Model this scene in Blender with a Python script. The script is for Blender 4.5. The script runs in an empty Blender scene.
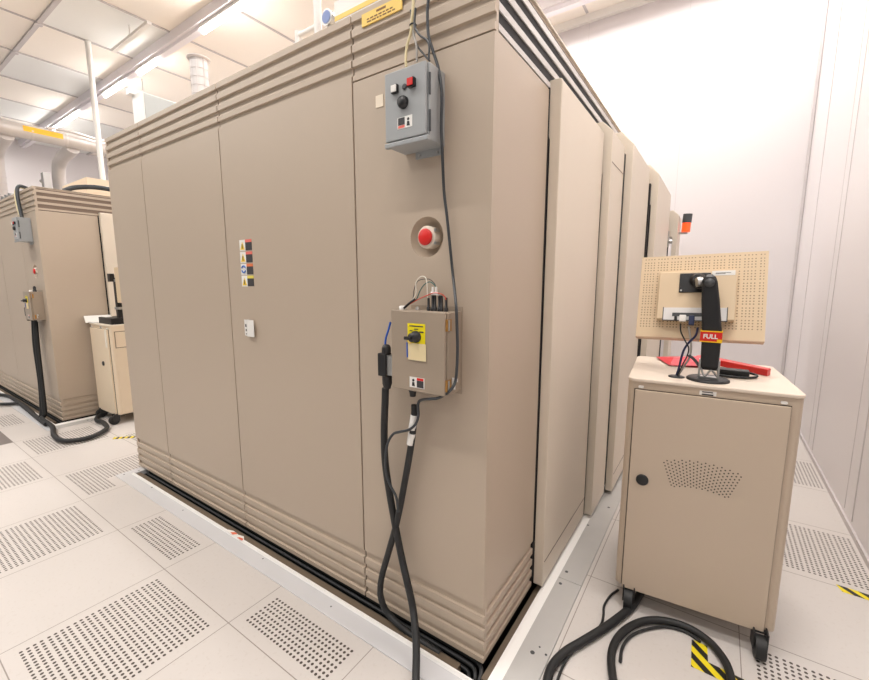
import bpy, bmesh, math, random
from mathutils import Vector, Matrix
random.seed(4)
S = bpy.context.scene
COL = S.collection
# ---------------------------------------------------------------- camera, light, exposure
PITCH, YAW, ROLL, FPX = .141, .598, .001, 413.4
cd = bpy.data.cameras.new('camera'); cam = bpy.data.objects.new('camera', cd); COL.objects.link(cam)
cam.location = (2.238, -.82, 1.464)
fw = Vector((-math.sin(YAW)*math.cos(PITCH), math.cos(YAW)*math.cos(PITCH), -math.sin(PITCH)))
cam.rotation_euler = fw.to_track_quat('-Z', 'Y').to_euler()
cd.sensor_fit = 'HORIZONTAL'; cd.sensor_width = 36; cd.lens = 36*FPX/869; cd.clip_start = .02; cd.clip_end = 100
S.camera = cam
w = bpy.data.worlds.new('world'); S.world = w; w.use_nodes = True
w.node_tree.nodes['Background'].inputs[0].default_value = (1, .965, .93, 1)
w.node_tree.nodes['Background'].inputs[1].default_value = .24
S.view_settings.view_transform = 'Standard'; S.view_settings.look = 'None'
S.view_settings.gamma = 1; S.view_settings.use_curve_mapping = False
S.view_settings.exposure = -.35
WARM = (1, .965, .93)
def lamp(name, loc, sx, sy, power, col=WARM):
    l = bpy.data.lights.new(name, 'AREA'); l.shape = 'RECTANGLE'; l.size = sx; l.size_y = sy; l.energy = power; l.color = col
    o = bpy.data.objects.new(name, l); o.location = loc; COL.objects.link(o); return o
lamp('lamp_row', (-3.2, -1.3, 5.0), 12, .12, 420)
lamp('lamp_row', (-3.2, -5.3, 5.0), 12, .12, 200)
lamp('lamp_row', (.3, 5.2, 5.0), 5.2, .12, 150)
lamp('lamp_row', (-6.5, 5.2, 5.0), 7, .12, 200)
LAMPS = [(-12.1, -10.9), (-10.6, -9.4), (-7.9, -6.95), (-6.35, -5.65), (-4.2, -3.0), (-1.6, -.4), (1.2, 2.4)]
lamp('lamp_tube', (2.35, .9, 5.02), 1.2, .12, 90)  # added fill light without a fixture, brightens the cabinet's right side
for a, b in LAMPS:
    lamp('lamp_tube', ((a+b)/2, 2.70, 5.02), b-a, .10, 85)

# ---------------------------------------------------------------- materials
def C(r, g, b):
    f = lambda v: (v/255/12.92 if v/255 <= .04045 else ((v/255+.055)/1.055)**2.4)
    return (f(r), f(g), f(b), 1)
MATS = {}
def mat(name, col, rough=.5, metal=0, noise=.03, scale=8, emit=0, spec=.5, bump=0):
    if name in MATS: return MATS[name]
    m = bpy.data.materials.new(name); m.use_nodes = True; nt = m.node_tree; b = nt.nodes['Principled BSDF']
    b.inputs['Roughness'].default_value = rough; b.inputs['Metallic'].default_value = metal
    b.inputs['Specular IOR Level'].default_value = spec
    tc = nt.nodes.new('ShaderNodeTexCoord'); n = nt.nodes.new('ShaderNodeTexNoise'); n.inputs['Scale'].default_value = scale
    n.inputs['Detail'].default_value = 3
    nt.links.new(tc.outputs['Object'], n.inputs['Vector'])
    mx = nt.nodes.new('ShaderNodeMix'); mx.data_type = 'RGBA'
    mx.inputs[6].default_value = tuple(min(1, c*(1-noise)) for c in col[:3])+(1,)
    mx.inputs[7].default_value = tuple(min(1, c*(1+noise)) for c in col[:3])+(1,)
    nt.links.new(n.outputs['Fac'], mx.inputs[0]); nt.links.new(mx.outputs[2], b.inputs['Base Color'])
    if emit:
        b.inputs['Emission Color'].default_value = col; b.inputs['Emission Strength'].default_value = emit
    if bump:
        bp = nt.nodes.new('ShaderNodeBump'); bp.inputs['Strength'].default_value = bump; bp.inputs['Distance'].default_value = .002
        n2 = nt.nodes.new('ShaderNodeTexNoise'); n2.inputs['Scale'].default_value = 120
        nt.links.new(tc.outputs['Object'], n2.inputs['Vector']); nt.links.new(n2.outputs['Fac'], bp.inputs['Height']); nt.links.new(bp.outputs[0], b.inputs['Normal'])
    MATS[name] = m; return m
class NG:
    "tiny helper for math nodes"
    def __init__(s, nt): s.nt = nt
    def m(s, op, a, b=None, c=None):
        n = s.nt.nodes.new('ShaderNodeMath'); n.operation = op
        for i, v in enumerate((a, b, c)):
            if v is None: continue
            if isinstance(v, (int, float)): n.inputs[i].default_value = v
            else: s.nt.links.new(v, n.inputs[i])
        return n.outputs[0]
def uv_xy(nt):
    u = nt.nodes.new('ShaderNodeUVMap'); u.uv_map = 'uv'
    s = nt.nodes.new('ShaderNodeSeparateXYZ'); nt.links.new(u.outputs[0], s.inputs[0]); return s.outputs[0], s.outputs[1]
def mix_into(nt, fac, col, basename='Principled BSDF'):
    b = nt.nodes[basename]; old = b.inputs['Base Color'].links[0].from_socket
    mx = nt.nodes.new('ShaderNodeMix'); mx.data_type = 'RGBA'; nt.links.new(fac, mx.inputs[0]); nt.links.new(old, mx.inputs[6]); mx.inputs[7].default_value = col
    nt.links.new(mx.outputs[2], b.inputs['Base Color'])
def hole_field(g, x, y, period, lo, hix, hiy, pitch, grp, gpitch, rad):
    "round holes in groups inside the margins of every tile"
    out = []
    cs = []
    for v, hi in ((x, hix), (y, hiy)):
        f = g.m('FLOORED_MODULO', v, period) if period else v
        ins = g.m('MULTIPLY', g.m('GREATER_THAN', f, lo), g.m('LESS_THAN', f, hi))
        q = g.m('FLOORED_MODULO', g.m('SUBTRACT', f, lo), gpitch)
        ins = g.m('MULTIPLY', ins, g.m('LESS_THAN', q, pitch*grp))
        c = g.m('SUBTRACT', g.m('FLOORED_MODULO', q, pitch), pitch/2)
        out.append(ins); cs.append(g.m('MULTIPLY', c, c))
    d = g.m('LESS_THAN', g.m('ADD', cs[0], cs[1]), rad*rad)
    return g.m('MULTIPLY', d, g.m('MULTIPLY', out[0], out[1]))
FLOORC = C(207, 201, 196)
def floor_mat(name, perf, ymax=.555):
    m = mat(name, FLOORC, rough=.45, noise=.02, scale=3); nt = m.node_tree; g = NG(nt)
    x, y = uv_xy(nt)
    # fine speckle and scuffs
    tc = nt.nodes.new('ShaderNodeTexCoord'); n = nt.nodes.new('ShaderNodeTexNoise'); n.inputs['Scale'].default_value = 60; n.inputs['Detail'].default_value = 4
    nt.links.new(tc.outputs['Object'], n.inputs['Vector'])
    mix_into(nt, g.m('MULTIPLY', g.m('GREATER_THAN', n.outputs['Fac'], .62), .10), C(170, 155, 140))
    if perf:
        mix_into(nt, hole_field(g, x, y, .6, .045, .555, ymax, .0205, 4, .085, .0060), C(70, 60, 52))
    fx = g.m('PINGPONG', x, .3); fy = g.m('PINGPONG', y, .3)      # .6 period, 0 at seams
    def near(v, wd):
        f = g.m('FLOORED_MODULO', g.m('ADD', v, wd), .6); return g.m('LESS_THAN', f, 2*wd)
    seam = g.m('MAXIMUM', near(x, .0018), near(y, .0020))
    mix_into(nt, g.m('MULTIPLY', seam, .75), C(120, 108, 98))
    return m
def hazard_mat():
    m = mat('hazard_tape_mat', C(235, 215, 30), rough=.5); nt = m.node_tree; g = NG(nt); x, y = uv_xy(nt)
    s = g.m('FLOORED_MODULO', g.m('ADD', x, y), .068); mix_into(nt, g.m('LESS_THAN', s, .034), C(30, 28, 26)); return m

TAUPE = mat('taupe_enamel', C(185, 169, 151), rough=.42, noise=.015, scale=2)
CREAM = mat('cream_enamel', C(220, 208, 191), rough=.45, noise=.015, scale=3)
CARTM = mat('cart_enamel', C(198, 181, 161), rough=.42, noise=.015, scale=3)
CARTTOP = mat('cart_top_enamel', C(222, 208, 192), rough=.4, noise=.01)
GREY = mat('grey_enamel', C(160, 163, 164), rough=.4, noise=.02)
DARKGREY = mat('dark_grey', C(70, 72, 74), rough=.5)
BLACK = mat('black_plastic', C(28, 28, 30), rough=.45)
RUBBER = mat('black_rubber', C(32, 33, 34), rough=.55)
BLACKM = mat('black_recess', C(24, 23, 24), rough=.7)
BROWN = mat('brown_rail', C(104, 90, 74), rough=.6)
ALU = mat('aluminium_plate', C(214, 214, 216), rough=.38, metal=.15, noise=.04, scale=6)
WHITE = mat('white_enamel', C(238, 236, 232), rough=.4, noise=.01)
WHITEP = mat('white_plastic', C(235, 233, 228), rough=.5, noise=.01)
STEEL = mat('steel', C(190, 190, 188), rough=.3, metal=.9)
DUCT = mat('galvanised_duct', C(206, 201, 198), rough=.35, metal=.45, noise=.08, scale=5)
RED = mat('red_plastic', C(214, 38, 34), rough=.35)
REDF = mat('red_film', C(226, 40, 60), rough=.3)
YEL = mat('yellow_label', C(240, 222, 20), rough=.5, noise=.01)
AMBER = mat('amber_label', C(240, 204, 105), rough=.5, noise=.03)
NOTE = mat('cream_note', C(240, 222, 176), rough=.7, noise=.01)
BLUE = mat('blue_wire', C(30, 90, 190), rough=.4)
NAVY = mat('navy_cable', C(30, 42, 80), rough=.45)
GREEN = mat('green_wire', C(40, 100, 95), rough=.4)
REDW = mat('red_wire', C(205, 70, 50), rough=.4)
WHW = mat('white_wire', C(232, 228, 215), rough=.4)
YELW = mat('yellow_wire', C(222, 208, 165), rough=.4)
GRYW = mat('grey_wire', C(170, 165, 158), rough=.4)
SLATE = mat('slate_cable', C(54, 58, 62), rough=.4)
BRASS = mat('brass_hinge', C(176, 130, 70), rough=.4, metal=.5, noise=.2, scale=80)
INK = mat('ink', C(60, 58, 60), rough=.6)
PINK = mat('warning_red', C(226, 110, 98), rough=.6)
PICB = mat('sign_blue', C(60, 110, 190), rough=.6)
ORANGE = mat('beacon_orange', C(250, 80, 30), rough=.3, emit=1.2)
WALLM = mat('wall_panel', C(224, 219, 220), rough=.32, noise=.01, scale=1)
SEAMM = mat('panel_seam', C(204, 198, 198), rough=.5)
CEILC = mat('ceiling_cream', C(250, 243, 234), rough=.6, noise=.02, scale=1)
CEILG = mat('ceiling_grey', C(236, 237, 235), rough=.5, noise=.01, scale=1)
GRIDM = mat('ceiling_grid', C(196, 190, 190), rough=.5)
GRIDD = mat('ceiling_grid_dark', C(200, 195, 196), rough=.5)
LILAC = mat('lamp_rail', C(244, 240, 246), rough=.4)
TUBEM = mat('lamp_glow', (1, .97, .92, 1), rough=.4, emit=42)
HAZ = hazard_mat()
DTILE = mat('dark_floor_tile', C(120, 112, 108), rough=.5, noise=.1, scale=40)
F0 = floor_mat('floor_solid', False); F1 = floor_mat('floor_perforated', True); F2 = floor_mat('floor_perforated_cut', True, .215)

# ---------------------------------------------------------------- mesh building
class MB:
    def __init__(s): s.v = []; s.f = []; s.sm = []; s.mi = []
    def add(s, vs, fs, smooth=False, mi=0):
        o = len(s.v); s.v += [tuple(v) for v in vs]; s.f += [[i+o for i in f] for f in fs]; s.sm += [smooth]*len(fs); s.mi += [mi]*len(fs); return s
    def box(s, x0, x1, y0, y1, z0, z1, mi=0):
        vs = [(x, y, z) for z in (z0, z1) for y in (y0, y1) for x in (x0, x1)]
        return s.add(vs, [(0, 2, 3, 1), (4, 5, 7, 6), (0, 1, 5, 4), (1, 3, 7, 5), (3, 2, 6, 7), (2, 0, 4, 6)], mi=mi)
    def rbox(s, x0, x1, y0, y1, z0, z1, r=.01, n=3, axis='z', mi=0):
        "box with its edges along one axis rounded"
        a = {'z': (x0, x1, y0, y1, z0, z1), 'y': (x0, x1, z0, z1, y0, y1), 'x': (y0, y1, z0, z1, x0, x1)}[axis]
        poly = []
        for cx, cy, t0 in ((a[1]-r, a[3]-r, 0), (a[0]+r, a[3]-r, 90), (a[0]+r, a[2]+r, 180), (a[1]-r, a[2]+r, 270)):
            for k in range(n+1):
                t = math.radians(t0+90*k/n); poly.append((cx+r*math.cos(t), cy+r*math.sin(t)))
        return s.prism(poly, axis, a[4], a[5], mi=mi)
    def prism(s, poly, axis, a, b, mi=0, smooth=False):
        n = len(poly)
        def P(p, t): return {'z': (p[0], p[1], t), 'y': (p[0], t, p[1]), 'x': (t, p[0], p[1])}[axis]
        vs = [P(p, a) for p in poly]+[P(p, b) for p in poly]
        fs = [list(range(n))[::-1], list(range(n, 2*n))]+[[i, (i+1) % n, (i+1) % n+n, i+n] for i in range(n)]
        return s.add(vs, fs, smooth, mi)
    def tube(s, pts, r, n=10, caps=True, mi=0, smooth=True):
        pts = [Vector(p) for p in pts]
        rr = r if isinstance(r, (list, tuple)) else [r]*len(pts)
        t0 = (pts[1]-pts[0]).normalized(); up = Vector((0, 0, 1)) if abs(t0.z) < .9 else Vector((1, 0, 0))
        u = t0.cross(up).normalized(); vs = []
        for i, p in enumerate(pts):
            t = (pts[min(i+1, len(pts)-1)]-pts[max(i-1, 0)])
            t = t.normalized() if t.length > 1e-9 else t0
            u = (u-t*u.dot(t)).normalized(); v = t.cross(u)
            vs += [p+(u*math.cos(2*math.pi*k/n)+v*math.sin(2*math.pi*k/n))*rr[i] for k in range(n)]
        fs = [[i*n+k, i*n+(k+1) % n, (i+1)*n+(k+1) % n, (i+1)*n+k] for i in range(len(pts)-1) for k in range(n)]
        s.add(vs, fs, smooth, mi)
        if caps: s.add(vs[:n], [list(range(n))[::-1]], False, mi); s.add(vs[-n:], [list(range(n))], False, mi)
        return s
    def cyl(s, a, b, r, n=20, mi=0): return s.tube([a, b], r, n, True, mi)
    def lathe(s, prof, c, axis='z', n=28, mi=0, cap0=True):
        "prof = (radius, height) pairs along axis from c"
        vs = []
        for rad, h in prof:
            for k in range(n):
                a = 2*math.pi*k/n; x, y = rad*math.cos(a), rad*math.sin(a)
                vs.append({'z': (c[0]+x, c[1]+y, c[2]+h), 'y': (c[0]+x, c[1]+h, c[2]+y), 'x': (c[0]+h, c[1]+x, c[2]+y)}[axis])
        m = len(prof)
        s.add(vs, [[i*n+k, i*n+(k+1) % n, (i+1)*n+(k+1) % n, (i+1)*n+k] for i in range(m-1) for k in range(n)], True, mi)
        if prof[-1][0] > 1e-6: s.add(vs[-n:], [list(range(n))], False, mi)
        if cap0 and prof[0][0] > 1e-6: s.add(vs[:n], [list(range(n))[::-1]], False, mi)
        return s
def smooth_path(pts, k=6):
    P = [Vector(p) for p in pts]; P = [P[0]*2-P[1]]+P+[P[-1]*2-P[-2]]; out = []
    for i in range(1, len(P)-2):
        a, b, c, d = P[i-1:i+3]
        for j in range(k):
            t = j/k; out.append(.5*((2*b)+(c-a)*t+(2*a-5*b+4*c-d)*t*t+(3*b-a-3*c+d)*t**3))
    out.append(P[-2]); return out
def offset_of(parent):
    o = Vector((0, 0, 0))
    while parent: o += parent.location; parent = parent.parent
    return o
def part(name, mb, m, parent=None, bevel=0, label=None, fixn=True):
    me = bpy.data.meshes.new(name); off = offset_of(parent)
    me.from_pydata([tuple(Vector(v)-off) for v in mb.v], [], mb.f)
    for i, p in enumerate(me.polygons): p.use_smooth = mb.sm[i]; p.material_index = mb.mi[i]
    for x in (m if isinstance(m, (list, tuple)) else [m]): me.materials.append(x)
    if fixn:
        bm = bmesh.new(); bm.from_mesh(me); bmesh.ops.recalc_face_normals(bm, faces=bm.faces); bm.to_mesh(me); bm.free()
    uv = me.uv_layers.new(name='uv')
    for p in me.polygons:
        a = max(range(3), key=lambda i: abs(p.normal[i])); i, j = ((1, 2), (0, 2), (0, 1))[a]
        for li in p.loop_indices:
            v = me.vertices[me.loops[li].vertex_index].co+off if parent is None or a == 2 else me.vertices[me.loops[li].vertex_index].co
            uv.data[li].uv = (v[i], v[j])
    o = bpy.data.objects.new(name, me); COL.objects.link(o); o.parent = parent
    if bevel:
        b = o.modifiers.new('bevel', 'BEVEL'); b.width = bevel; b.segments = 2; b.limit_method = 'ANGLE'; b.angle_limit = math.radians(40)
    if label: o['label'] = label
    return o
def thing(name, label, cat, loc, group=None):
    o = bpy.data.objects.new(name, None); COL.objects.link(o); o.location = loc; o.empty_display_size = .05
    return tag(o, label, cat, group)
def tag(o, label, cat, group=None):
    o['label'] = label; o['category'] = cat
    if group: o['group'] = group
    return o
def struct(name, mb, m, bevel=0):
    o = part(name, mb, m, None, bevel); o['kind'] = 'structure'; return o
def kids(o): return [c for c in bpy.data.objects if c.parent == o]
def dup(o, dloc=None, parent=None, label=None):
    ch = kids(o); c = o.copy(); COL.objects.link(c); c.parent = parent
    if dloc: c.location = o.location+Vector(dloc)
    for k in ch: dup(k, None, c)
    if label: c['label'] = label
    return c
# ---------------------------------------------------------------- the room
XW, XE, YS, YN, ZC = -13.75, 3.0, -3.0, 5.85, 5.25
RING = [(-1.442, 1.806), (-1.442-4.93, 1.806-4.93)]; RY0, RY1 = .264, 4.8
xs = sorted(set([round(i*.6, 3) for i in range(-22, 6)]+[XW]+[round(v, 3) for a in RING for v in a]))
ys = sorted(set([round(j*.6, 3) for j in range(-5, 10)]+[RY0, RY1, YN]))
fl = MB()
for a, b in zip(xs, xs[1:]):
    for c, d in zip(ys, ys[1:]):
        mx, my = (a+b)/2, (c+d)/2
        if any(r0 < mx < r1 for r0, r1 in RING) and RY0 < my < RY1: continue
        if mx > 1.806: continue
        i, j = math.floor(mx/.6), math.floor(my/.6)
        mi = 1 if (i+j) % 2 and i != 3 and j > -4 else 0
        if mi and j == 0 and any(r0 < mx < r1 for r0, r1 in RING): mi = 2
        if i == -6 and j == -1: mi = 3
        fl.add([(a, c, 0), (b, c, 0), (b, d, 0), (a, d, 0)], [(0, 1, 2, 3)], mi=mi)
struct('floor', fl, [F0, F1, F2, DTILE])
fr = MB()
for i, (a, b) in ((3, (1.781, 2.4)), (4, (2.4, 2.975))):
    for j in range(-5, 10):
        c, d = j*.6, min((j+1)*.6, YN+.02)
        fr.add([(a, c, 0), (b, c, 0), (b, d, 0), (a, d, 0)], [(0, 1, 2, 3)], mi=1 if (i == 4 and j % 2) else 0)
fo_ = struct('floor', fr, [F0, F1]); fo_.location = (.025, -.02, 0)
def wall(name, x0, x1, y0, y1): return struct(name, MB().box(x0, x1, y0, y1, 0, ZC+.3), WALLM)
wall('wall_right', XE, XE+.1, YS, YN+.1)
wall('wall_back', XW, XE, YN, YN+.1)
wall('wall_left', XW-.1, XW, YS, YN+.1)
k = MB()
for y in (-1.3, -.05, 1.2, 2.44, 3.70, 4.95): k.box(XE-.004, XE, y-.005, y+.005, .06, ZC)
for y in (2.62, 3.88): k.box(XE-.002, XE, y-.003, y+.003, .06, ZC)
struct('trim_1', k, SEAMM)
k = MB()
for x in (-11, -9.75, -8.5, -7.25, -6, -4.75, -3.5, -2.2, -.95, .4, 1.66): k.box(x-.002, x+.002, YN-.001, YN, .06, ZC)
k.box(XE-.03, XE-.004, YN-.03, YN-.003, 0, ZC)
struct('trim_2', k, SEAMM)
struct('baseboard_right', MB().box(XE-.012, XE, YS, YN, 0, .035), SEAMM)
struct('baseboard_back', MB().box(XW, XE-.012, YN-.012, YN, 0, .035), SEAMM)
struct('trim_3', MB().box(XW, XE, YN-.06, YN-.001, ZC-.10, ZC), WHITE)
# ceiling panels on a 1.35 m grid
T = 1.35; gx0, gy0 = -6.36, 1.42
ce = MB()
for i in range(-6, 9):
    for j in range(-4, 5):
        a, b = gx0+i*T, gx0+(i+1)*T; c, d = gy0+j*T, gy0+(j+1)*T
        a, b, c, d = max(a, XW), min(b, XE+.1), max(c, YS), min(d, YN+.1)
        if b <= a or d <= c: continue
        g = 1 if (j == 0 and i % 2 == 0 and i < 6) or (j == 1 and i in (-4, -6)) else 0
        ce.add([(a, c, ZC), (b, c, ZC), (b, d, ZC), (a, d, ZC)], [(0, 3, 2, 1)], mi=g)
struct('ceiling', ce, [CEILC, CEILG])
k = MB()
for i in range(-5, 8): x = gx0+i*T; k.box(x-.016, x+.016, YS, YN-.1, ZC-.015, ZC-.001)
struct('trim_4', k, GRIDM)
k = MB()
for j in (-2, -1, 0, 2, 3): y = gy0+j*T; k.box(XW, XE, y-.028, y+.028, ZC-.03, ZC-.002)
for i in range(-5, 1): k.lathe([(.05, -.045), (.05, -.03)], (gx0+i*T, gy0, ZC), 'z', 12)
struct('trim_5', k, GRIDD)
struct('trim_6', MB().box(XW, XE, 2.62, 2.80, ZC-.14, ZC-.002).box(XW, XE, 2.66, 2.74, ZC-.19, ZC-.14), LILAC)
struct('trim_7', MB().box(XW, XE, 5.10, 5.28, ZC-.14, ZC-.002).box(XW, XE, 5.14, 5.24, ZC-.19, ZC-.14), LILAC)
# hanging lamps along the rail
for q, (a, b) in enumerate(LAMPS):
    if b > 3: continue
    t = thing('ceiling_light', ['lit white tube lamp on the ceiling rail, farthest away over the duct', 'lit white tube lamp on the ceiling rail, second from the far end',
        'lit tube lamp on the ceiling rail left of the roof junction box', 'short lit tube lamp on the ceiling rail right above the roof junction box',
        'brightest lit tube lamp on the ceiling rail at the top of the view', 'tube lamp on the ceiling rail behind the near cabinet roof', 'tube lamp on the ceiling rail above the right side of the near cabinet'][q], 'ceiling light', ((a+b)/2, 2.70, 5.03), 'tube lamps on the ceiling rail')
    part('lamp_housing', MB().box(a-.03, b+.03, 2.655, 2.745, 5.065, 5.10), WHITE, t)
    part('lamp_tube', MB().cyl((a, 2.70, 5.025), (b, 2.70, 5.025), .028, 12), TUBEM, t)
# small swung-down panel rim under the ceiling
t = tag(part('ceiling_bracket', MB().box(-5.99, -4.70, 2.18, 2.24, 5.06, 5.10).cyl((-5.35, 2.21, 5.10), (-5.35, 2.21, 5.25), .008, 8), WHITE), 'white bar hung just below a pale grey ceiling panel left of the lamp rail', 'ceiling bar')

# ---------------------------------------------------------------- floor frames and pits round the two cabinets
TN = [8]
def tn():
    n = 'trim_%d' % TN[0]; TN[0] += 1; return n
for q, dx in enumerate((0, -4.93)):
    m = MB().box(-1.442+dx, 1.806+dx, .2655, .347, -.03, .003).box(-1.442+dx, -1.36+dx, .347, 4.79, -.03, .003)
    struct(tn(), m, ALU, .002)
    m = MB()
    for a, b in ((.347, 1.079), (1.082, 2.35), (2.353, 3.6), (3.603, 4.79)): m.box(1.69+dx, 1.8045+dx, a, b, -.03, .003)
    struct(tn(), m, mat('darker_aluminium', C(192, 190, 187), rough=.4, metal=.2, noise=.05, scale=9), .002)  # right-hand plates in a darker grey than the front plate
    m = MB().prism([(.345, .003), (.350, .012), (.360, .012), (.362, -.03), (.345, -.03)], 'x', -1.36+dx, 1.655+dx)
    m.prism([(1.65+dx, -.03), (1.65+dx, .012), (1.664+dx, .012), (1.692+dx, .003), (1.692+dx, -.03)], 'y', .345, 4.79)
    struct(tn(), m, WHITE)
    m = MB()
    for x, y, r in ((1.742, .60, .009), (1.757, .64, .004), (1.79, .62, .005), (1.715, 1.04, .008), (1.715, 1.14, .008), (1.76, .33, .004), (1.76, 1.9, .008), (1.70, 1.62, .006),
                    (.35, .33, .004), (-.5, .32, .004), (-1.0, .34, .006), (-1.38, .40, .006), (-1.40, .31, .006), (.9, .31, .004)):
        m.lathe([(r, 0), (r, .0006)], (x+dx, y, .0031), 'z', 12)
    struct(tn(), m, DARKGREY)
    struct(tn(), MB().box(-1.5+dx, 1.85+dx, .2, 4.85, -.32, -.30).box(-1.442+dx, -1.40+dx, .27, 4.8, -.3, -.03).box(1.76+dx, 1.80+dx, .27, 4.8, -.3, -.03).box(-1.44+dx, 1.8+dx, .266, .30, -.3, -.03), BLACKM)

# ---------------------------------------------------------------- equipment cabinet
ZT = 2.465
def ribbed(top=True, bottom=True, z1=ZT, mainz=2.240, d=.010):
    "profile (height, outward offset): square ribs at the foot and at the head"
    P = []
    if bottom:
        P += [(.02, 0), (.041, 0), (.043, -d)]
        for a, b in ((.073, .102), (.130, .159), (.186, .214)): P += [(a-.006, -d), (a, 0), (b, 0), (b+.002, -d)]
        P += [(.245, -d), (.252, 0)]
    else: P += [(.02, 0)]
    if top:
        P += [(mainz-.002, 0), (mainz, -d)] if mainz < 2.235 else [(mainz+.010, 0), (mainz+.016, -d)]
        if mainz < 2.235: P += [(mainz+.003, -d), (mainz+.004, 0), (2.250, 0), (2.256, -d)]
        for a, b in ((2.282, 2.305), (2.333, 2.359), (2.387, 2.412)): P += [(a-.002, -d), (a, 0), (b, 0), (b+.008, -d)]
        P += [(2.438, -d), (2.440, 0), (z1, 0)]
    else: P += [(z1, 0)]
    return P
def make_cabinet():
    O = Vector((1.61, .43, 0))
    t = thing('equipment_cabinet', 'large taupe equipment cabinet with tall ribbed front panels, filling the middle', 'equipment cabinet', (0.08, 2.5, 0))
    part('cabinet_body', MB().box(-1.43, 1.585, .50, 4.58, .05, 2.445), mat('cabinet_inner', C(70, 62, 54), rough=.6), t)
    part('cabinet_roof', MB().box(-1.45, 1.605, .455, 4.60, 2.446, ZT), TAUPE, t)
    part('back_panel', MB().box(-1.45, 1.60, 4.58, 4.60, .04, 2.446), TAUPE, t)
    part('base', MB().box(-1.28, 1.56, .47, 4.5, -.299, .05), BLACKM, t)
    edges = [(-1.455, -.908), (-.900, .026), (.034, .996), (1.004, 1.61)]
    for q, (a, b) in enumerate(edges):
        prof = ribbed(mainz=2.227 if q == 3 else 2.240)
        poly = [(.43-o, z) for z, o in prof]+[(.455, prof[-1][0]), (.455, prof[0][0])]
        mb = MB().prism(poly, 'x', a, b)
        if q == 3:      # open the flat field round the emergency stop dish
            cx, cz, rr, hs = 1.352, 1.622, .0722, .09
            flat = lambda f: len(f) == 4 and all(abs(mb.v[i][1]-.43) < 1e-6 for i in f) and max(mb.v[i][2] for i in f)-min(mb.v[i][2] for i in f) > 1.5
            back = lambda f: len(f) == 4 and all(abs(mb.v[i][1]-.455) < 1e-6 for i in f)
            keep = [k for k, f in enumerate(mb.f) if not flat(f) and not back(f)]
            zz = [[mb.v[i][2] for i in f] for f in mb.f if flat(f)][0]; za, zb_ = min(zz), max(zz)
            mb.f = [mb.f[k] for k in keep]; mb.sm = [mb.sm[k] for k in keep]; mb.mi = [mb.mi[k] for k in keep]
            for x0, x1, z0, z1 in ((a, b, za, cz-hs), (a, b, cz+hs, zb_), (a, cx-hs, cz-hs, cz+hs), (cx+hs, b, cz-hs, cz+hs)):
                mb.add([(x0, .43, z0), (x1, .43, z0), (x1, .43, z1), (x0, .43, z1)], [(0, 1, 2, 3)])
            n = 48; circ = []; sq = []
            for k in range(n):
                an = 2*math.pi*k/n; c_, s_ = math.cos(an), math.sin(an); m_ = max(abs(c_), abs(s_))
                circ.append((cx+rr*c_, .43, cz+rr*s_)); sq.append((cx+hs*c_/m_, .43, cz+hs*s_/m_))
            mb.add(circ+sq, [(k, (k+1) % n, n+(k+1) % n, n+k) for k in range(n)])
        part('front_panel', mb, TAUPE, t, fixn=q != 3)
    # left end skin
    prof = ribbed()
    part('side_panel', MB().prism([(-1.455-o*1, z) for z, o in prof]+[(-1.43, ZT), (-1.43, .02)], 'y', .431, 4.58), TAUPE, t)
    prof = ribbed(top=False, z1=2.232)
    part('side_panel', MB().prism([(1.61+o, z) for z, o in prof]+[(1.585, 2.232), (1.585, .02)], 'y', .4552, .925), TAUPE, t)
    # louvres above the right side
    part('louvre_recess', MB().box(1.586, 1.6065, .456, 4.5, 2.236, 2.446), BLACKM, t)
    for a_, b_ in ((2.236, 2.260), (2.293, 2.321), (2.351, 2.379), (2.409, 2.437)):
        part('louvre_slat', MB().prism([(1.6066, a_+.002), (1.611, a_+.002), (1.611, b_-.002), (1.6066, b_-.002)], 'y', .4552, 4.1), mat('slat_grey', C(200, 194, 190), rough=.4), t)
    part('louvre_cap', MB().box(1.601, 1.613, .4552, 4.5, 2.460, ZT+.001), CREAM, t)
    # sliding doors stepping outwards along the right side
    def door(y0, y1, xo, z1, ch, dc, seam=None):
        poly = [(xo-.045, .03), (xo, .03), (xo, z1), (xo-dc, z1+ch), (xo-.045-dc, z1+ch), (xo-.045-dc, z1-.2), (xo-.045, z1-.22)]
        d = part('side_door', MB().prism(poly, 'y', y0, y1), CREAM, t, .004)
        for s in (seam or []):
            part('door_seam', MB().box(xo+.0002, xo+.0012, y0+.015, y1-.004, s-.002, s+.002), mat('seam_dark', C(120, 104, 88), rough=.6), d)
        return d
    door(.935, 1.665, 1.660, 2.262, .008, .008, [.15])
    door(1.69, 2.035, 1.700, 2.275, .055, .055, [2.115])
    door(2.075, 2.80, 1.742, 2.30, .08, .07, [.15])
    door(2.86, 3.80, 1.80, 2.27, .08, .07)
    door(4.15, 4.50, 1.85, 2.13, .05, .05)
    part('door_gasket', MB().box(1.588, 1.612, .925, 4.5, .05, 2.24), BLACKM, t)
    part('door_gasket', MB().box(1.612, 1.652, 1.665, 4.45, .08, 2.26).box(1.652, 1.70, 2.04, 4.45, .08, 2.24).box(1.70, 1.75, 2.81, 4.45, .08, 2.2), BLACKM, t)
    part('latch', MB().box(1.75, 1.80, 3.90, 3.94, 1.80, 1.95).cyl((1.795, 3.92, 1.85), (1.83, 3.92, 1.85), .02, 10), STEEL, t)
    part('latch', MB().box(1.75, 1.79, 3.86, 3.90, 1.6, 1.7), STEEL, t)
    # emergency stop in its round dish
    cx, cz = 1.352, 1.622
    d = part('stop_dish', MB().lathe([(.0722, .0021), (.0722, .0025), (.066, .020), (.056, .036), (.040, .044), (.001, .045)], (cx, .428, cz), 'y', 40, cap0=False), TAUPE, t)
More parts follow.
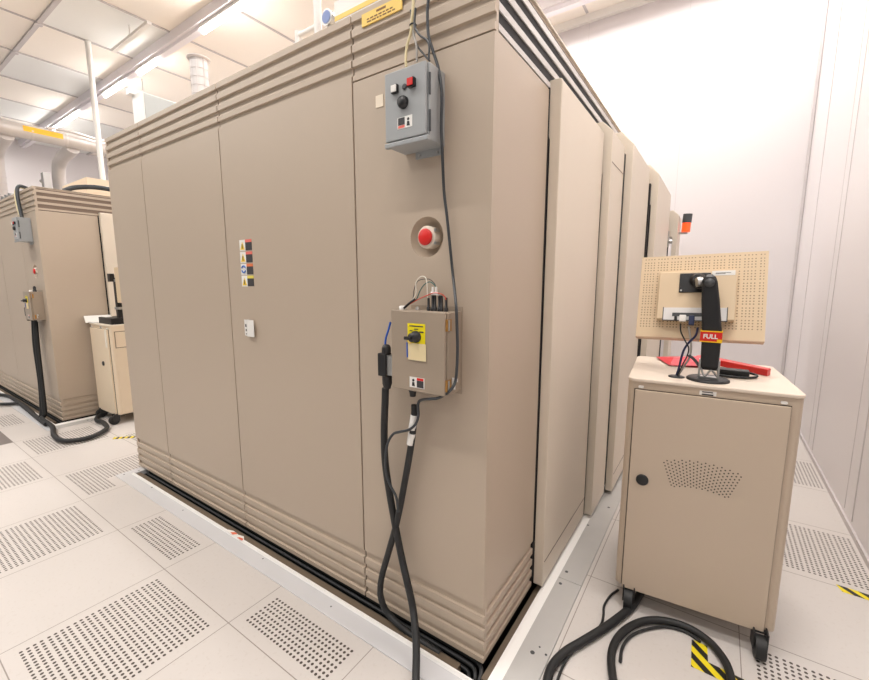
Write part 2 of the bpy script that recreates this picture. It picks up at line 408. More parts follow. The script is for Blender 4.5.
    b = part('emergency_stop', MB().lathe([(.040, .048), (.040, .006), (.037, .003), (.001, .003)], (cx, .424, cz), 'y', 32), mat('button_collar', C(222, 210, 194), rough=.4), t)
    part('stop_button', MB().lathe([(.018, .003), (.029, .000), (.030, -.005), (.024, -.009), (.001, -.010)], (cx, .424, cz), 'y', 32), RED, b)
    for q in (.018, -.028): part('button_guard', MB().box(cx+.036, cx+.044, .425, .45, cz+q, cz+q+.010), STEEL, b)
    return t
cab = make_cabinet()
FY = .43
# stickers on the cabinet front (children of the cabinet), a stack of four pictogram labels
def stickers(parent):
    for k in range(4):
        z1 = 1.676-k*.061; x0 = .157
        s = part('warning_label', MB().box(x0, x0+.052, FY-.0012, FY-.0002, z1-.056, z1), WHITEP, parent, label=['yellow triangle pictogram beside a red-headed text block, top of the stack', 'yellow triangle pictogram beside a red-headed text block, second', 'blue round pictogram beside an orange-headed text block', 'yellow triangle pictogram beside a yellow-headed text block, lowest'][k])
        part('text_block', MB().box(x0+.052, x0+.108, FY-.0014, FY-.0002, z1-.054, z1-.014), INK, s)
        part('header_bar', MB().box(x0+.052, x0+.108, FY-.0014, FY-.0002, z1-.014, z1), [PINK, PINK, mat('header_orange', C(226, 120, 70)), mat('header_yellow', C(226, 210, 90))][k], s)
        if k == 2:
            m = MB()
            for a0 in (20, 200):
                m.tube([(x0+.026+.017*math.cos(math.radians(a0+t_)), FY-.0022, z1-.028+.017*math.sin(math.radians(a0+t_))) for t_ in range(0, 141, 20)], .004, 6)
            part('pictogram', m, PICB, s)
        else:
            part('pictogram', MB().prism([(x0+.006, z1-.050), (x0+.046, z1-.050), (x0+.026, z1-.010)], 'y', FY-.0022, FY-.0012), mat('sign_yellow', C(240, 205, 60)), s)
            part('pictogram_mark', MB().box(x0+.023, x0+.029, FY-.0032, FY-.0022, z1-.044, z1-.022), INK, s)
stickers(cab)
s = part('notice_label', MB().box(.155, .196, FY-.0012, FY-.0002, 1.176, 1.262), WHITEP, cab)
part('label_flap', MB().box(.200, .262, FY-.016, FY-.014, 1.176, 1.264).box(.198, .202, FY-.016, FY-.0002, 1.176, 1.264), WHITEP, cab)
part('printed_lines', MB().box(.163, .188, FY-.0020, FY-.0012, 1.222, 1.238).box(.165, .186, FY-.0020, FY-.0012, 1.200, 1.212).box(.165, .186, FY-.0020, FY-.0012, 1.183, 1.188), INK, s)
part('blank_tag', MB().box(1.121, 1.157, FY-.0022, FY-.0002, 2.108, 2.150), mat('tag_cream', C(236, 222, 200)), cab)
s = part('caution_label', MB().box(1.062, 1.252, FY-.0052, FY-.0002, 2.402, 2.444), AMBER, cab, label='amber strip label with small dark print near the top edge')
m = MB()
random.seed(2)
for z in (2.411, 2.420):
    x = 1.088
    while x < 1.215:
        wd = random.uniform(.008, .02); m.box(x, min(x+wd, 1.222), FY-.0058, FY-.0052, z-.0022, z+.0022); x += wd+.005
m.box(1.135, 1.180, FY-.0058, FY-.0052, 2.430, 2.437)
part('printed_lines', m, mat('label_ink', C(120, 80, 30)), s)
# roof-edge sign with yellow band
t = thing('roof_sign', 'white panel with a yellow lower band standing on the near cabinet roof', 'sign', (1.2, .55, ZT))
part('sign_plate', MB().box(.79, 1.58, .548, .556, ZT, 2.64), WHITEP, t)
part('yellow_band', MB().box(.79, 1.58, .5465, .548, 2.565, 2.583), AMBER, t)

# rails and black corrugated hoses in the slot round the cabinets
def slot_fill(dx, near):
    a = tag(part('slot_rail', MB().box(-1.34+dx, 1.53+dx, .364, .398, -.3, .002), BROWN), 'brown metal rail in the floor slot along the front of the '+near, 'rail')
    b = tag(part('slot_rail', MB().box(1.618+dx, 1.648+dx, .40, 4.7, -.3, -.010), BROWN), 'brown metal rail in the floor slot along the right side of the '+near, 'rail')
    for k in range(3):
        y = .416+k*.019; z = -.028+k*.010
        ends = [(1.50+dx, y, z), (1.555+dx+k*.012, y-.006, z), (1.575+dx+k*.016, y-.03, z-.004), (1.577+dx+k*.018, .386, z-.02)]
        h = part('corrugated_hose', MB().tube([(-1.33+dx, y, z)]+[(x+dx, y, z) for x in (-.5, .5)]+smooth_path(ends, 5), .0085, 10), RUBBER)
        tag(h, 'black hose in the floor slot under the front of the %s, %s' % (near, ['outermost of three', 'middle of three', 'innermost of three'][k]), 'hose', 'black hoses in the slot of the '+near)
slot_fill(0, 'near cabinet'); slot_fill(-4.93, 'far cabinet')

# ---------------------------------------------------------------- control boxes
def pic_label(parent, x0, z0, y, flip=False, s_=1):
    "white label with an alert pictogram half and a red/black text half"
    w_, h_ = .058*s_, .034*s_
    s = part('warning_label', MB().box(x0, x0+w_, y-.001, y, z0, z0+h_), WHITEP, parent)
    a, b = (x0+w_*.5, x0+w_*.95) if not flip else (x0+w_*.05, x0+w_*.5)
    if not flip:
        part('text_block', MB().box(a, b, y-.0016, y-.001, z0+h_*.06, z0+h_*.72), INK, s); part('header_bar', MB().box(a, b, y-.0016, y-.001, z0+h_*.74, z0+h_*.97), RED, s); px = x0+w_*.26
    else:
        part('text_block', MB().box(a, b, y-.0016, y-.001, z0+h_*.32, z0+h_*.95), INK, s); part('header_bar', MB().box(a, b, y-.0016, y-.001, z0+h_*.06, z0+h_*.28), PINK, s); px = x0+w_*.74
    part('pictogram', MB().lathe([(.0045*s_, 0), (.0045*s_, .0006)], (px, y-.0017, z0+h_*.70), 'y', 12).prism([(px-.006*s_, z0+h_*.15), (px+.006*s_, z0+h_*.12), (px+.004*s_, z0+h_*.5), (px-.004*s_, z0+h_*.55)], 'y', y-.0017, y-.001), BLACK, s)
    return s
def make_grey_box():
    t = thing('control_box', 'grey metal control box with white and red push buttons, high on the near cabinet corner', 'control box', (1.35, .375, 1.93))
    x0, x1, yf, yb, z0, z1 = 1.258, 1.430, .325, .4295, 1.918, 2.150
    part('box_body', MB().box(x0, x1, yf+.012, yb, z0, z1), GREY, t, .003)
    part('box_door', MB().box(x0-.003, x1-.006, yf, yf+.011, z0+.016, z1+.001), GREY, t, .003)
    part('box_flange', MB().box(x0-.006, x1+.003, yf-.002, yf+.014, z0-.004, z0+.012), GREY, t, .003)
    for z in (1.975, 2.085): part('hinge', MB().cyl((x1+.002, yf+.012, z-.032), (x1+.002, yf+.012, z+.032), .004, 8), DARKGREY, t)
    part('mounting_tab', MB().box(x0+.05, x1-.01, yb-.004, yb, z0-.024, z0), GREY, t)
    part('bolt', MB().cyl((x0+.068, yb-.009, z0-.014), (x0+.068, yb-.003, z0-.014), .005, 8), STEEL, t)
    part('bolt', MB().cyl((x1-.026, yb-.009, z0-.014), (x1-.026, yb-.003, z0-.014), .005, 8), STEEL, t)
    b = part('push_button', MB().box(1.290, 1.315, yf-.010, yf, 2.080, 2.105), BLACK, t, label='square white push button'); part('button_cap', MB().box(1.292, 1.313, yf-.014, yf-.010, 2.082, 2.103), WHITEP, b, .001)
    b = part('push_button', MB().box(1.360, 1.386, yf-.014, yf, 2.082, 2.108), BLACK, t, label='square red push button'); part('button_cap', MB().box(1.362, 1.384, yf-.018, yf-.014, 2.084, 2.106), RED, b, .001)
    part('indicator', MB().lathe([(.009, 0), (.009, -.004), (.006, -.005)], (1.341, yf, 2.092), 'y', 16), DARKGREY, t)
    part('rotary_knob', MB().lathe([(.020, 0), (.020, -.008), (.017, -.012), (.016, -.016), (.001, -.016)], (1.336, yf, 2.045), 'y', 24), BLACK, t)
    pic_label(t, 1.309, 1.966, yf, True, 1.06)
    return t
gb = make_grey_box()
def make_taupe_box():
    t = thing('junction_box', 'taupe switch box with yellow switch plate and blank note on the near cabinet', 'junction box', (1.38, .38, 1.075))
    x0, x1, yf, yb, z0, z1 = 1.262, 1.500, .330, .4295, 1.075, 1.360
    TB = mat('box_taupe', C(160, 145, 128), rough=.4)
    part('box_body', MB().box(x0, x1+.002, yf+.012, yb, z0, z1), TB, t, .003)
    part('box_door', MB().box(x0, x1-.004, yf, yf+.011, z0-.002, z1+.002), TB, t, .004)
    for z in (1.318, 1.110):
        h = part('hinge', MB().box(x1-.004, x1+.004, yf+.004, yf+.03, z-.02, z+.02), BRASS, t); part('hinge_pin', MB().cyl((x1+.005, yf+.012, z-.018), (x1+.005, yf+.012, z+.018), .004, 8), STEEL, h)
    part('mounting_strip', MB().box(x0+.02, x1+.006, yb-.003, yb, z0-.012, z1+.016), TB, t)
    p = part('switch_plate', MB().box(1.340, 1.416, yf-.0015, yf, 1.246, 1.318), YEL, t)
    part('printed_lines', MB().box(1.349, 1.408, yf-.0022, yf-.0015, 1.307, 1.311).box(1.369, 1.387, yf-.0022, yf-.0015, 1.297, 1.300).box(1.350, 1.362, yf-.0022, yf-.0015, 1.291, 1.294).box(1.392, 1.410, yf-.0022, yf-.0015, 1.287, 1.292), INK, p)
    kn = part('rotary_switch', MB().lathe([(.021, 0), (.021, -.006), (.016, -.008), (.016, -.028), (.001, -.029)], (1.378, yf-.0015, 1.272), 'y', 24), [BLACK], t)
    part('switch_lever', MB().box(1.352, 1.380, yf-.040, yf-.029, 1.264, 1.275), BLACK, kn, .002)
    part('padlock_tag', MB().cyl((1.352, yf-.006, 1.252), (1.352, yf-.001, 1.252), .007, 12), AMBER, t)
    part('note', MB().box(1.342, 1.420, yf-.0035, yf-.0016, 1.188, 1.248), NOTE, t)
    part('pen_clip', MB().cyl((1.341, yf-.005, 1.196), (1.340, yf-.005, 1.250), .0025, 8), BLUE, t)
    pic_label(t, 1.347, 1.088, yf, False, 1.12)
    part('bolt', MB().lathe([(.009, 0), (.009, .008), (.004, .012)], (1.332, .40, z1), 'z', 12), STEEL, t)
    part('white_bushing', MB().lathe([(.013, 0), (.013, .012), (.009, .014)], (1.270, .39, z1), 'z', 16), WHITEP, t)
    for x, h in ((1.388, .045), (1.406, .055), (1.416, .055), (1.434, .055), (1.444, .055), (1.463, .048)):
        part('cable_gland', MB().lathe([(.007, 0), (.007, .012), (.0045, .014), (.0045, h)], (x, .39, z1), 'z', 10), BLACK, t)
    part('label_flag', MB().box(x1+.004, x1+.016, .365, .368, 1.095, 1.135).box(x1+.002, x1+.022, .372, .374, 1.120, 1.132), WHITEP, t)
    # side connector on the left
    c = part('side_connector', MB().box(1.186, 1.226, .338, .375, 1.106, 1.194), BLACK, t, .003)
    part('connector_shell', MB().box(1.226, 1.262, .345, .375, 1.112, 1.188), STEEL, c)
    part('cable_gland', MB().lathe([(.016, 0), (.018, .006), (.017, .022), (.013, .030), (.008, .033)], (1.214, .358, 1.194), 'z', 16), BLACK, c)
    part('cable_boot', MB().lathe([(.013, -.05), (.019, -.030), (.020, 0)], (1.216, .358, 1.106), 'z', 16), BLACK, c)
    part('cable_boot', MB().lathe([(.011, -.04), (.013, -.025), (.021, 0)], (1.318, .385, 1.075), 'z', 16), BLACK, t)
    return t
tb = make_taupe_box()

def cable(name, pts, r, m, label, cat, group=None, k=6):
    return tag(part(name, MB().tube(smooth_path(pts, k), r, 10), m), label, cat, group)
# wires above the taupe box
cable('wire', [(1.299, 0.385, 1.378), (1.322, 0.385, 1.400), (1.336, 0.385, 1.422), (1.336, 0.385, 1.458), (1.354, 0.385, 1.479), (1.376, 0.385, 1.479), (1.385, 0.385, 1.455), (1.387, 0.385, 1.405)], .0018, WHW, 'white wire looping highest over the taupe switch box', 'wire', 'loose wires above the switch box')
cable('wire', [(1.295, 0.390, 1.377), (1.332, 0.390, 1.397), (1.350, 0.390, 1.429), (1.368, 0.390, 1.451), (1.394, 0.390, 1.462), (1.416, 0.390, 1.448), (1.424, 0.390, 1.427)], .0018, GREEN, 'green wire arching over the taupe switch box', 'wire', 'loose wires above the switch box')
cable('wire', [(1.303, 0.380, 1.378), (1.353, 0.380, 1.401), (1.393, 0.380, 1.416), (1.418, 0.380, 1.424), (1.448, 0.380, 1.421), (1.464, 0.380, 1.411), (1.468, 0.380, 1.401)], .0018, REDW, 'red wire running low over the taupe switch box', 'wire', 'loose wires above the switch box')
cable('wire', [(1.287, 0.400, 1.377), (1.311, 0.400, 1.403), (1.316, 0.400, 1.432), (1.334, 0.400, 1.465), (1.379, 0.400, 1.472), (1.405, 0.400, 1.458), (1.413, 0.400, 1.441)], .0014, SLATE, 'thin dark grey wire behind the white loop over the switch box', 'wire', 'loose wires above the switch box')
cable('wire_sleeve', [(1.284, 0.380, 1.366), (1.312, 0.380, 1.386), (1.335, 0.380, 1.399)], .0045, BLACK, 'short black sleeve gathering the loose wires on top of the switch box', 'wire')
tag(part('wire_connector', MB().tube([(1.404, 0.385, 1.423), (1.419, 0.385, 1.422), (1.436, 0.385, 1.419)], .006, 8).cyl((1.410, .385, 1.420), (1.410, .385, 1.445), .004, 8).cyl((1.424, .385, 1.420), (1.424, .385, 1.445), .004, 8), WHITEP), 'white plastic wire connector above the black glands of the switch box', 'connector')
cable('wire', [(1.237, 0.358, 1.313), (1.226, 0.358, 1.283), (1.213, 0.358, 1.251), (1.209, 0.358, 1.228)], .004, BLUE, 'blue wire entering the black connector left of the switch box', 'wire')
# cable bundle from the roof into the grey box
up = [(1.50, .46, 2.60)]
cable('wire', [(1.331, 0.390, 2.426), (1.328, 0.390, 2.370), (1.322, 0.390, 2.327), (1.317, 0.390, 2.289), (1.300, 0.390, 2.251), (1.295, 0.390, 2.212), (1.297, 0.390, 2.189)], .0048, YELW, 'pale yellow wire coming down from the roof into the grey control box', 'wire', 'wires into the grey control box')
cable('wire', [(1.343, 0.395, 2.418), (1.326, 0.395, 2.370), (1.322, 0.395, 2.317), (1.326, 0.395, 2.279), (1.338, 0.395, 2.245), (1.338, 0.395, 2.196)], .0040, GRYW, 'light grey wire beside the yellow one, entering the grey control box', 'wire', 'wires into the grey control box')
cable('wire', [(1.310, 0.400, 2.366), (1.318, 0.400, 2.309), (1.334, 0.400, 2.254), (1.363, 0.400, 2.215), (1.388, 0.400, 2.187)], .0032, DARKGREY, 'dark grey wire slanting right into the top of the grey control box', 'wire', 'wires into the grey control box')
cable('wire', [(1.342, 0.385, 2.354), (1.338, 0.385, 2.302), (1.358, 0.385, 2.268), (1.386, 0.385, 2.245), (1.396, 0.385, 2.221), (1.394, 0.385, 2.182)], .0036, SLATE, 'blue-grey wire curving off the bundle above the grey control box', 'wire', 'wires into the grey control box')
tag(part('cable_tie', MB().tube([(p[0]+.011*math.cos(a*.524), p[1]+.010*math.sin(a*.524), p[2]) for p in [(1.325, 0.393, 2.312)] for a in range(13)], .0025, 6), BLACK), 'black tie round the wires above the grey control box', 'cable tie')
cable('hanging_cable', [(1.391, 0.395, 2.401), (1.383, 0.395, 2.345), (1.383, 0.395, 2.304), (1.387, 0.395, 2.261), (1.403, 0.395, 2.214), (1.427, 0.395, 2.147)]+[(1.446, 0.385, 2.063), (1.444, 0.385, 1.972), (1.448, 0.385, 1.894)]+[(1.439, 0.410, 1.772), (1.451, 0.410, 1.689), (1.464, 0.410, 1.588), (1.477, 0.410, 1.486)]+[(1.524, 0.355, 1.386), (1.528, 0.355, 1.320), (1.531, 0.355, 1.236), (1.526, 0.355, 1.139)]+[(1.520, 0.340, 1.106), (1.496, 0.340, 1.082), (1.463, 0.340, 1.062), (1.429, 0.340, 1.053)]+[(1.368, 0.370, 1.032), (1.354, 0.370, 1.014), (1.354, 0.370, 0.968), (1.339, 0.370, 0.931)]+[(1.314, 0.360, 0.909), (1.270, 0.360, 0.892), (1.240, 0.360, 0.877)]+[(1.218, 0.355, 0.841), (1.204, 0.355, 0.784), (1.205, 0.355, 0.714), (1.225, 0.355, 0.665), (1.255, 0.355, 0.623), (1.264, 0.355, 0.563)], .0052, SLATE,
      'long thin slate-grey cable hanging past both boxes down the near cabinet', 'cable')
# two heavy black cables
cable('power_cable', [(1.205, 0.360, 1.055), (1.202, 0.360, 1.007)]+[(1.181, 0.375, 0.876), (1.183, 0.375, 0.751)]+[(1.193, 0.385, 0.621), (1.223, 0.385, 0.477), (1.252, 0.385, 0.355)]+[(1.302, 0.360, 0.272), (1.327, 0.360, 0.182)]+[(1.371, 0.320, 0.133)]+[(1.406, 0.280, 0.089)]+[(1.441, 0.230, 0.043)]+[(1.485, 0.170, 0.009)]+[(1.536, 0.100, -0.023)], .0145, RUBBER, 'thick black cable hanging from the side connector out of the bottom of view', 'cable')
cable('power_cable', [(1.326, 0.385, 1.002), (1.323, 0.385, 0.943), (1.308, 0.385, 0.840), (1.277, 0.385, 0.688), (1.234, 0.385, 0.503), (1.188, 0.385, 0.352), (1.146, 0.385, 0.219), (1.133, 0.385, 0.133), (1.149, 0.385, 0.078)]+[(1.180, 0.388, 0.043), (1.229, 0.388, 0.025)]+[(1.288, 0.395, 0.003), (1.365, 0.395, -0.001), (1.438, 0.395, -0.005)], .0135, RUBBER, 'thick black cable with white tags from under the switch box into the floor slot', 'cable')
tag(part('cable_tag', MB().tube([(1.327, 0.383, 0.964), (1.320, 0.383, 0.927), (1.316, 0.383, 0.906)], .0150, 12), WHITEP), 'white tag wrapped on the power cable just below the switch box', 'cable tag', 'white tags on the power cable')
tag(part('cable_tag', MB().tube([(1.315, 0.383, 0.890), (1.310, 0.383, 0.865), (1.306, 0.383, 0.844)], .0150, 12), WHITEP), 'lower white tag on the power cable, under the first tag', 'cable tag', 'white tags on the power cable')
# torn red and white tape on the slot edge
tag(part('torn_tape', MB().prism([(-.05, .356), (.0, .372), (.06, .366), (.10, .375), (.14, .352), (.10, .340), (.06, .352), (.01, .345)], 'z', .0125, .0145).prism([(.0, .352), (.03, .347), (.05, .366), (.02, .368)], 'z', .0146, .016, mi=1).prism([(.08, .345), (.13, .346), (.12, .360), (.09, .356)], 'z', .0146, .016, mi=1), [WHITEP, mat('tape_red', C(220, 110, 80))]), 'torn red and white tape stuck on the white slot edge at the panel foot', 'tape')

# ---------------------------------------------------------------- monitor cart
def make_cart(wd, dp, zh, label, drawers, topm=CARTTOP, bodym=CARTM):
    t = thing('monitor_cart', label, 'cart', (0, 0, 0))
    zb, zt = .100, zh
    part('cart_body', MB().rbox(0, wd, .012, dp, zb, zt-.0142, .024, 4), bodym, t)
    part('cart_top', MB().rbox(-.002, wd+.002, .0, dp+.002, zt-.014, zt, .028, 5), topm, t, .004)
    g = .003
    part('door_gap', MB().box(.025, wd-.036, .0095, .013, zb+.001, zh-.046), mat('gap_dark', C(70, 58, 48), rough=.7), t)
    d = part('door', MB().box(.025+g+.001, wd-.036-g, -.004, .0094, zb-.004, zh-.048), bodym, t, .002)
    part('lock', MB().lathe([(.024, 0), (.024, -.006), (.019, -.009), (.001, -.009)], (.300 if drawers else .080, -.004, .622), 'y', 24), BLACK, d)
    m = MB()
    for c in range(21):
        a = math.radians(90+(10-c)*1.96); n = 9 if c % 2 else 8
        for q in range(n):
            rr = .285+.0138*q+(.0 if c % 2 else .0069)
            x = wd*.5-.004+rr*math.cos(a); z = .350+rr*math.sin(a)
            m.lathe([(.0028, 0), (.0028, -.0006)], (x, -.0041, z), 'y', 8)
    if not drawers: part('vent_holes', m, BLACKM, d)
    for x in (.05, wd-.06): part('screw_cover', MB().rbox(x-.010, x+.010, .004, .012, zh-.041, zh-.031, .004, 3, 'y'), WHITEP, t)
    lb = part('name_label', MB().box(.258, .314, .0105, .012, zh-.042, zh-.024), WHITEP, t)
    part('printed_lines', MB().box(.266, .302, .0098, .0105, zh-.031, zh-.027).box(.266, .304, .0098, .0105, zh-.0415, zh-.036), INK, lb)
    if drawers:
        part('drawer_gap', MB().box(wd-.002, wd+.003, .042, dp-.032, .792, .963), mat('pale_gap', C(150, 132, 110), rough=.7), t)
        part('drawer', MB().box(wd, wd+.006, .05, dp-.04, .80, .955), bodym, t, .002)
        dr = part('side_door', MB().box(wd, wd+.005, .05, dp-.04, zb+.005, .79), bodym, t, .002)
        part('lock', MB().cyl((wd+.004, .18, .715), (wd+.010, .18, .715), .012, 12), DARKGREY, dr)
        part('side_handle', MB().box(wd-.085, wd-.055, -.012, .0, .80, .98), mat('pale_clip', C(235, 228, 215)), t, .003)
    for x, y in ((.060, .0), (wd-.050, -.02), (.055, dp-.06), (wd-.055, dp-.06)):
        c = part('caster', MB().box(x-.024, x-.019, y-.010, y+.045, .035, .11).box(x+.019, x+.024, y-.010, y+.045, .035, .11).box(x-.024, x+.024, y+.014, y+.055, .093, .101), mat('caster_fork', C(60, 60, 62), rough=.35, metal=.5), t)
        part('wheel', MB().cyl((x-.017, y, .045), (x+.017, y, .045), .045, 24), RUBBER, c)
    return t
cart = make_cart(.580, .60, 1.06, 'taupe cabinet cart on casters with arc of vent holes, near right beside the cabinet', False)
cart.location = (1.953, 1.060, 0); cart.rotation_euler = (0, 0, math.radians(4.8)); BEFORE = set(bpy.data.objects)
CT = 1.0502   # everything on the cart is shifted onto its top below
# monitor on its arm
a = thing('monitor_stand', 'black upright monitor arm on a round base on the near cart', 'monitor stand', (2.231, 1.24, CT))
part('base_disc', MB().lathe([(.076, 0), (.076, .006), (.070, .010), (.001, .010)], (2.231, 1.24, CT), 'z', 36), BLACK, a)
part('bracket', MB().box(2.196, 2.203, 1.215, 1.262, CT+.010, CT+.085).box(2.262, 2.269, 1.215, 1.262, CT+.010, CT+.085).box(2.196, 2.269, 1.222, 1.255, CT+.010, CT+.016).cyl((2.196, 1.238, CT+.05), (2.269, 1.238, CT+.05), .008, 10).tube(smooth_path([(2.205, 1.225, CT+.05), (2.22, 1.215, CT+.02), (2.24, 1.22, CT+.045), (2.262, 1.225, CT+.02)], 4), .004, 6), STEEL, a)
m = MB()
def slab(z, x, hw, y, hd): return [(x-hw, y-hd, z), (x+hw, y-hd, z), (x+hw, y+hd, z), (x-hw, y+hd, z)]
rows = [slab(CT+.045, 2.233, .024, 1.238, .02), slab(CT+.06, 2.233, .031, 1.238, .026), slab(CT+.20, 2.231, .034, 1.238, .028), slab(CT+.33, 2.216, .031, 1.24, .027), slab(CT+.405, 2.208, .026, 1.242, .024), slab(CT+.422, 2.207, .020, 1.243, .020), slab(CT+.432, 2.206, .009, 1.243, .010)]
vs = [v for r_ in rows for v in r_]
m.add(vs, [[0, 3, 2, 1]]+[[i*4+k, i*4+(k+1) % 4, i*4+4+(k+1) % 4, i*4+4+k] for i in range(len(rows)-1) for k in range(4)]+[[len(vs)-4+k for k in range(4)]])
part('upright', m, BLACK, a, .007)
part('swivel', MB().lathe([(.022, -.01), (.026, 0), (.026, .012), (.022, .02)], (2.175, 1.262, CT+.398), 'y', 24).cyl((2.176, 1.25, CT+.398), (2.21, 1.25, CT+.398), .014, 12), BLACK, a)
part('swivel_cap', MB().tube([(2.162, 1.238, CT+.400), (2.182, 1.246, CT+.402)], .0185, 20), STEEL, a)
part('pivot_pin', MB().lathe([(.018, 0), (.018, -.004), (.001, -.005)], (2.208, 1.218, CT+.398), 'y', 20), DARKGREY, a)
# FULL sticker wrapped round the upright
s = part('sticker', MB().box(2.1925, 2.2665, 1.2065, 1.271, CT+.163, CT+.205), RED, a, .002, label='red band sticker with white letters FULL')
part('yellow_edge', MB().box(2.1915, 2.2675, 1.2055, 1.272, CT+.203, CT+.207).box(2.1915, 2.2675, 1.2055, 1.272, CT+.161, CT+.165).box(2.250, 2.2675, 1.2055, 1.272, CT+.165, CT+.174), mat('sticker_yellow', C(250, 200, 20)), s)
fc = bpy.data.curves.new('sticker_text', 'FONT'); fc.body = 'FULL'; fc.size = .024; fc.extrude = .0006; fc.offset = .0008; fc.align_x = 'CENTER'; fc.align_y = 'CENTER'
fo = bpy.data.objects.new('sticker_text', fc); COL.objects.link(fo); fo.parent = s
fo.location = Vector((2.227, 1.2052, CT+.184))-offset_of(s); fo.rotation_euler = (math.pi/2, 0, 0); fo.scale = (.95, 1, 1)
fc.materials.append(WHITEP)
bpy.context.view_layer.update()
me_ = bpy.data.meshes.new_from_object(fo.evaluated_get(bpy.context.evaluated_depsgraph_get()))
f2 = bpy.data.objects.new('sticker_text', me_); COL.objects.link(f2); f2.parent = s; f2.location = fo.location; f2.rotation_euler = fo.rotation_euler; f2.scale = fo.scale
bpy.data.objects.remove(fo); f2.name = 'sticker_text'


MO = Vector((2.170, 1.335, 1.392))
mo = thing('monitor', 'beige monitor seen from behind with perforated rim, above the near cart', 'monitor', MO)
def hole_panel():
    m = mat('perforated_beige', C(220, 198, 166), rough=.5, noise=.02); nt = m.node_tree; g = NG(nt); x, y = uv_xy(nt)
    fx = g.m('ADD', x, 10.0); fy = g.m('ADD', y, 10.0)
    f = hole_field(g, g.m('ADD', x, .2175), g.m('ADD', y, .145), 0, 0, .4345, .320, .0118, 4, .0520, .0027)
    mix_into(nt, f, C(146, 122, 96)); return m
BEIGE = mat('beige_metal', C(220, 198, 166), rough=.5, noise=.01)
L = lambda u0, u1, v0, v1, w0, w1: (MO.x+u0, MO.x+u1, MO.y-w1, MO.y-w0, MO.z+v0, MO.z+v1)
part('panel_back', MB().box(*L(-.228, .228, -.186, .186, -.045, 0)), hole_panel(), mo)
part('screen', MB().box(*L(-.215, .215, -.165, .170, -.049, -.045)), BLACK, mo)
part('bottom_lip', MB().box(*L(-.228, .228, -.190, -.186, -.048, .001)), mat('lip_brown', C(190, 160, 134)), mo)
part('rear_housing', MB().box(*L(-.147, .128, -.112, .098, 0, .040)), BEIGE, mo, .003)
r_ = part('port_panel', MB().box(*L(-.121, .102, -.117, -.062, .038, .0415)), mat('port_silver', C(226, 224, 222), rough=.5), mo)
part('port_frame', MB().box(*L(-.124, -.121, -.119, -.060, .038, .043)).box(*L(.102, .105, -.119, -.060, .038, .043)).box(*L(-.124, .105, -.120, -.117, .038, .046)), DARKGREY, r_)
part('port_row', MB().box(*L(-.088, .075, -.100, -.085, .0415, .043)), DARKGREY, r_)
part('data_plug', MB().box(*L(-.060, -.036, -.125, -.098, .042, .062)), WHITEP, mo, .002, label='white plug')
part('data_plug', MB().box(*L(-.079, -.069, -.122, -.102, .042, .056)), BLACK, mo, .002)
part('data_plug', MB().box(*L(-.026, -.006, -.140, -.100, .042, .062)), NAVY, mo, .002, label='dark blue plug')
part('serial_label', MB().box(*L(.044, .122, .076, .096, .040, .0412)), WHITEP, mo)
part('printed_lines', MB().box(*L(.056, .108, .086, .0875, .0412, .0418)).box(*L(.056, .090, .0825, .084, .0412, .0418)), INK, mo)
v = part('mount_plate', MB().box(*L(-.070, .040, .004, .088, .040, .046)), BLACK, mo, .002)
part('bolt', MB().cyl((MO.x-.062, MO.y-.050, MO.z+.012), (MO.x-.062, MO.y-.046, MO.z+.012), .004, 8), STEEL, v)
part('mount_hub', MB().lathe([(.030, -.046), (.030, -.056), (.024, -.064), (.018, -.075)], (MO.x-.004, MO.y, MO.z+.055), 'y', 24), BLACK, v)
mo.rotation_euler = (math.radians(-17), math.radians(-1.5), 0); mo.scale = (1.01, 1, 1.0)
# cables from the ports down to a grommet
tag(part('cable_grommet', MB().lathe([(.031, 0), (.031, .003), (.026, .005), (.001, .005)], (2.120, 1.232, CT), 'z', 28), BLACK), 'flat black cable grommet on the near cart top, left of the arm base', 'grommet')
cable('monitor_cable', [(2.118, 1.240, 1.279), (2.122, 1.240, 1.245), (2.138, 1.240, 1.211), (2.155, 1.240, 1.178), (2.153, 1.240, 1.147), (2.141, 1.240, 1.111), (2.126, 1.240, 1.065), (2.121, 1.240, 1.053)], .0028, RUBBER, 'thin black cable from the leftmost monitor port to the grommet', 'cable', 'cables behind the monitor')
cable('monitor_cable', [(2.148, 1.250, 1.267), (2.156, 1.250, 1.229), (2.163, 1.250, 1.182), (2.161, 1.250, 1.138), (2.142, 1.250, 1.092), (2.123, 1.250, 1.051)], .0042, GRYW, 'grey cable hanging from the white plug of the monitor', 'cable', 'cables behind the monitor')
cable('monitor_cable', [(2.181, 1.245, 1.265), (2.176, 1.245, 1.231), (2.156, 1.245, 1.203), (2.140, 1.245, 1.171), (2.132, 1.245, 1.135), (2.127, 1.245, 1.095), (2.119, 1.245, 1.052)], .0045, NAVY, 'dark blue cable curving from the monitor to the grommet', 'cable', 'cables behind the monitor')
cable('monitor_cable', [(2.157, 1.235, 1.148), (2.177, 1.235, 1.133), (2.193, 1.235, 1.113), (2.200, 1.235, 1.105)], .006, DARKGREY, 'short dark cable stub lying toward the arm base', 'cable', 'cables behind the monitor')
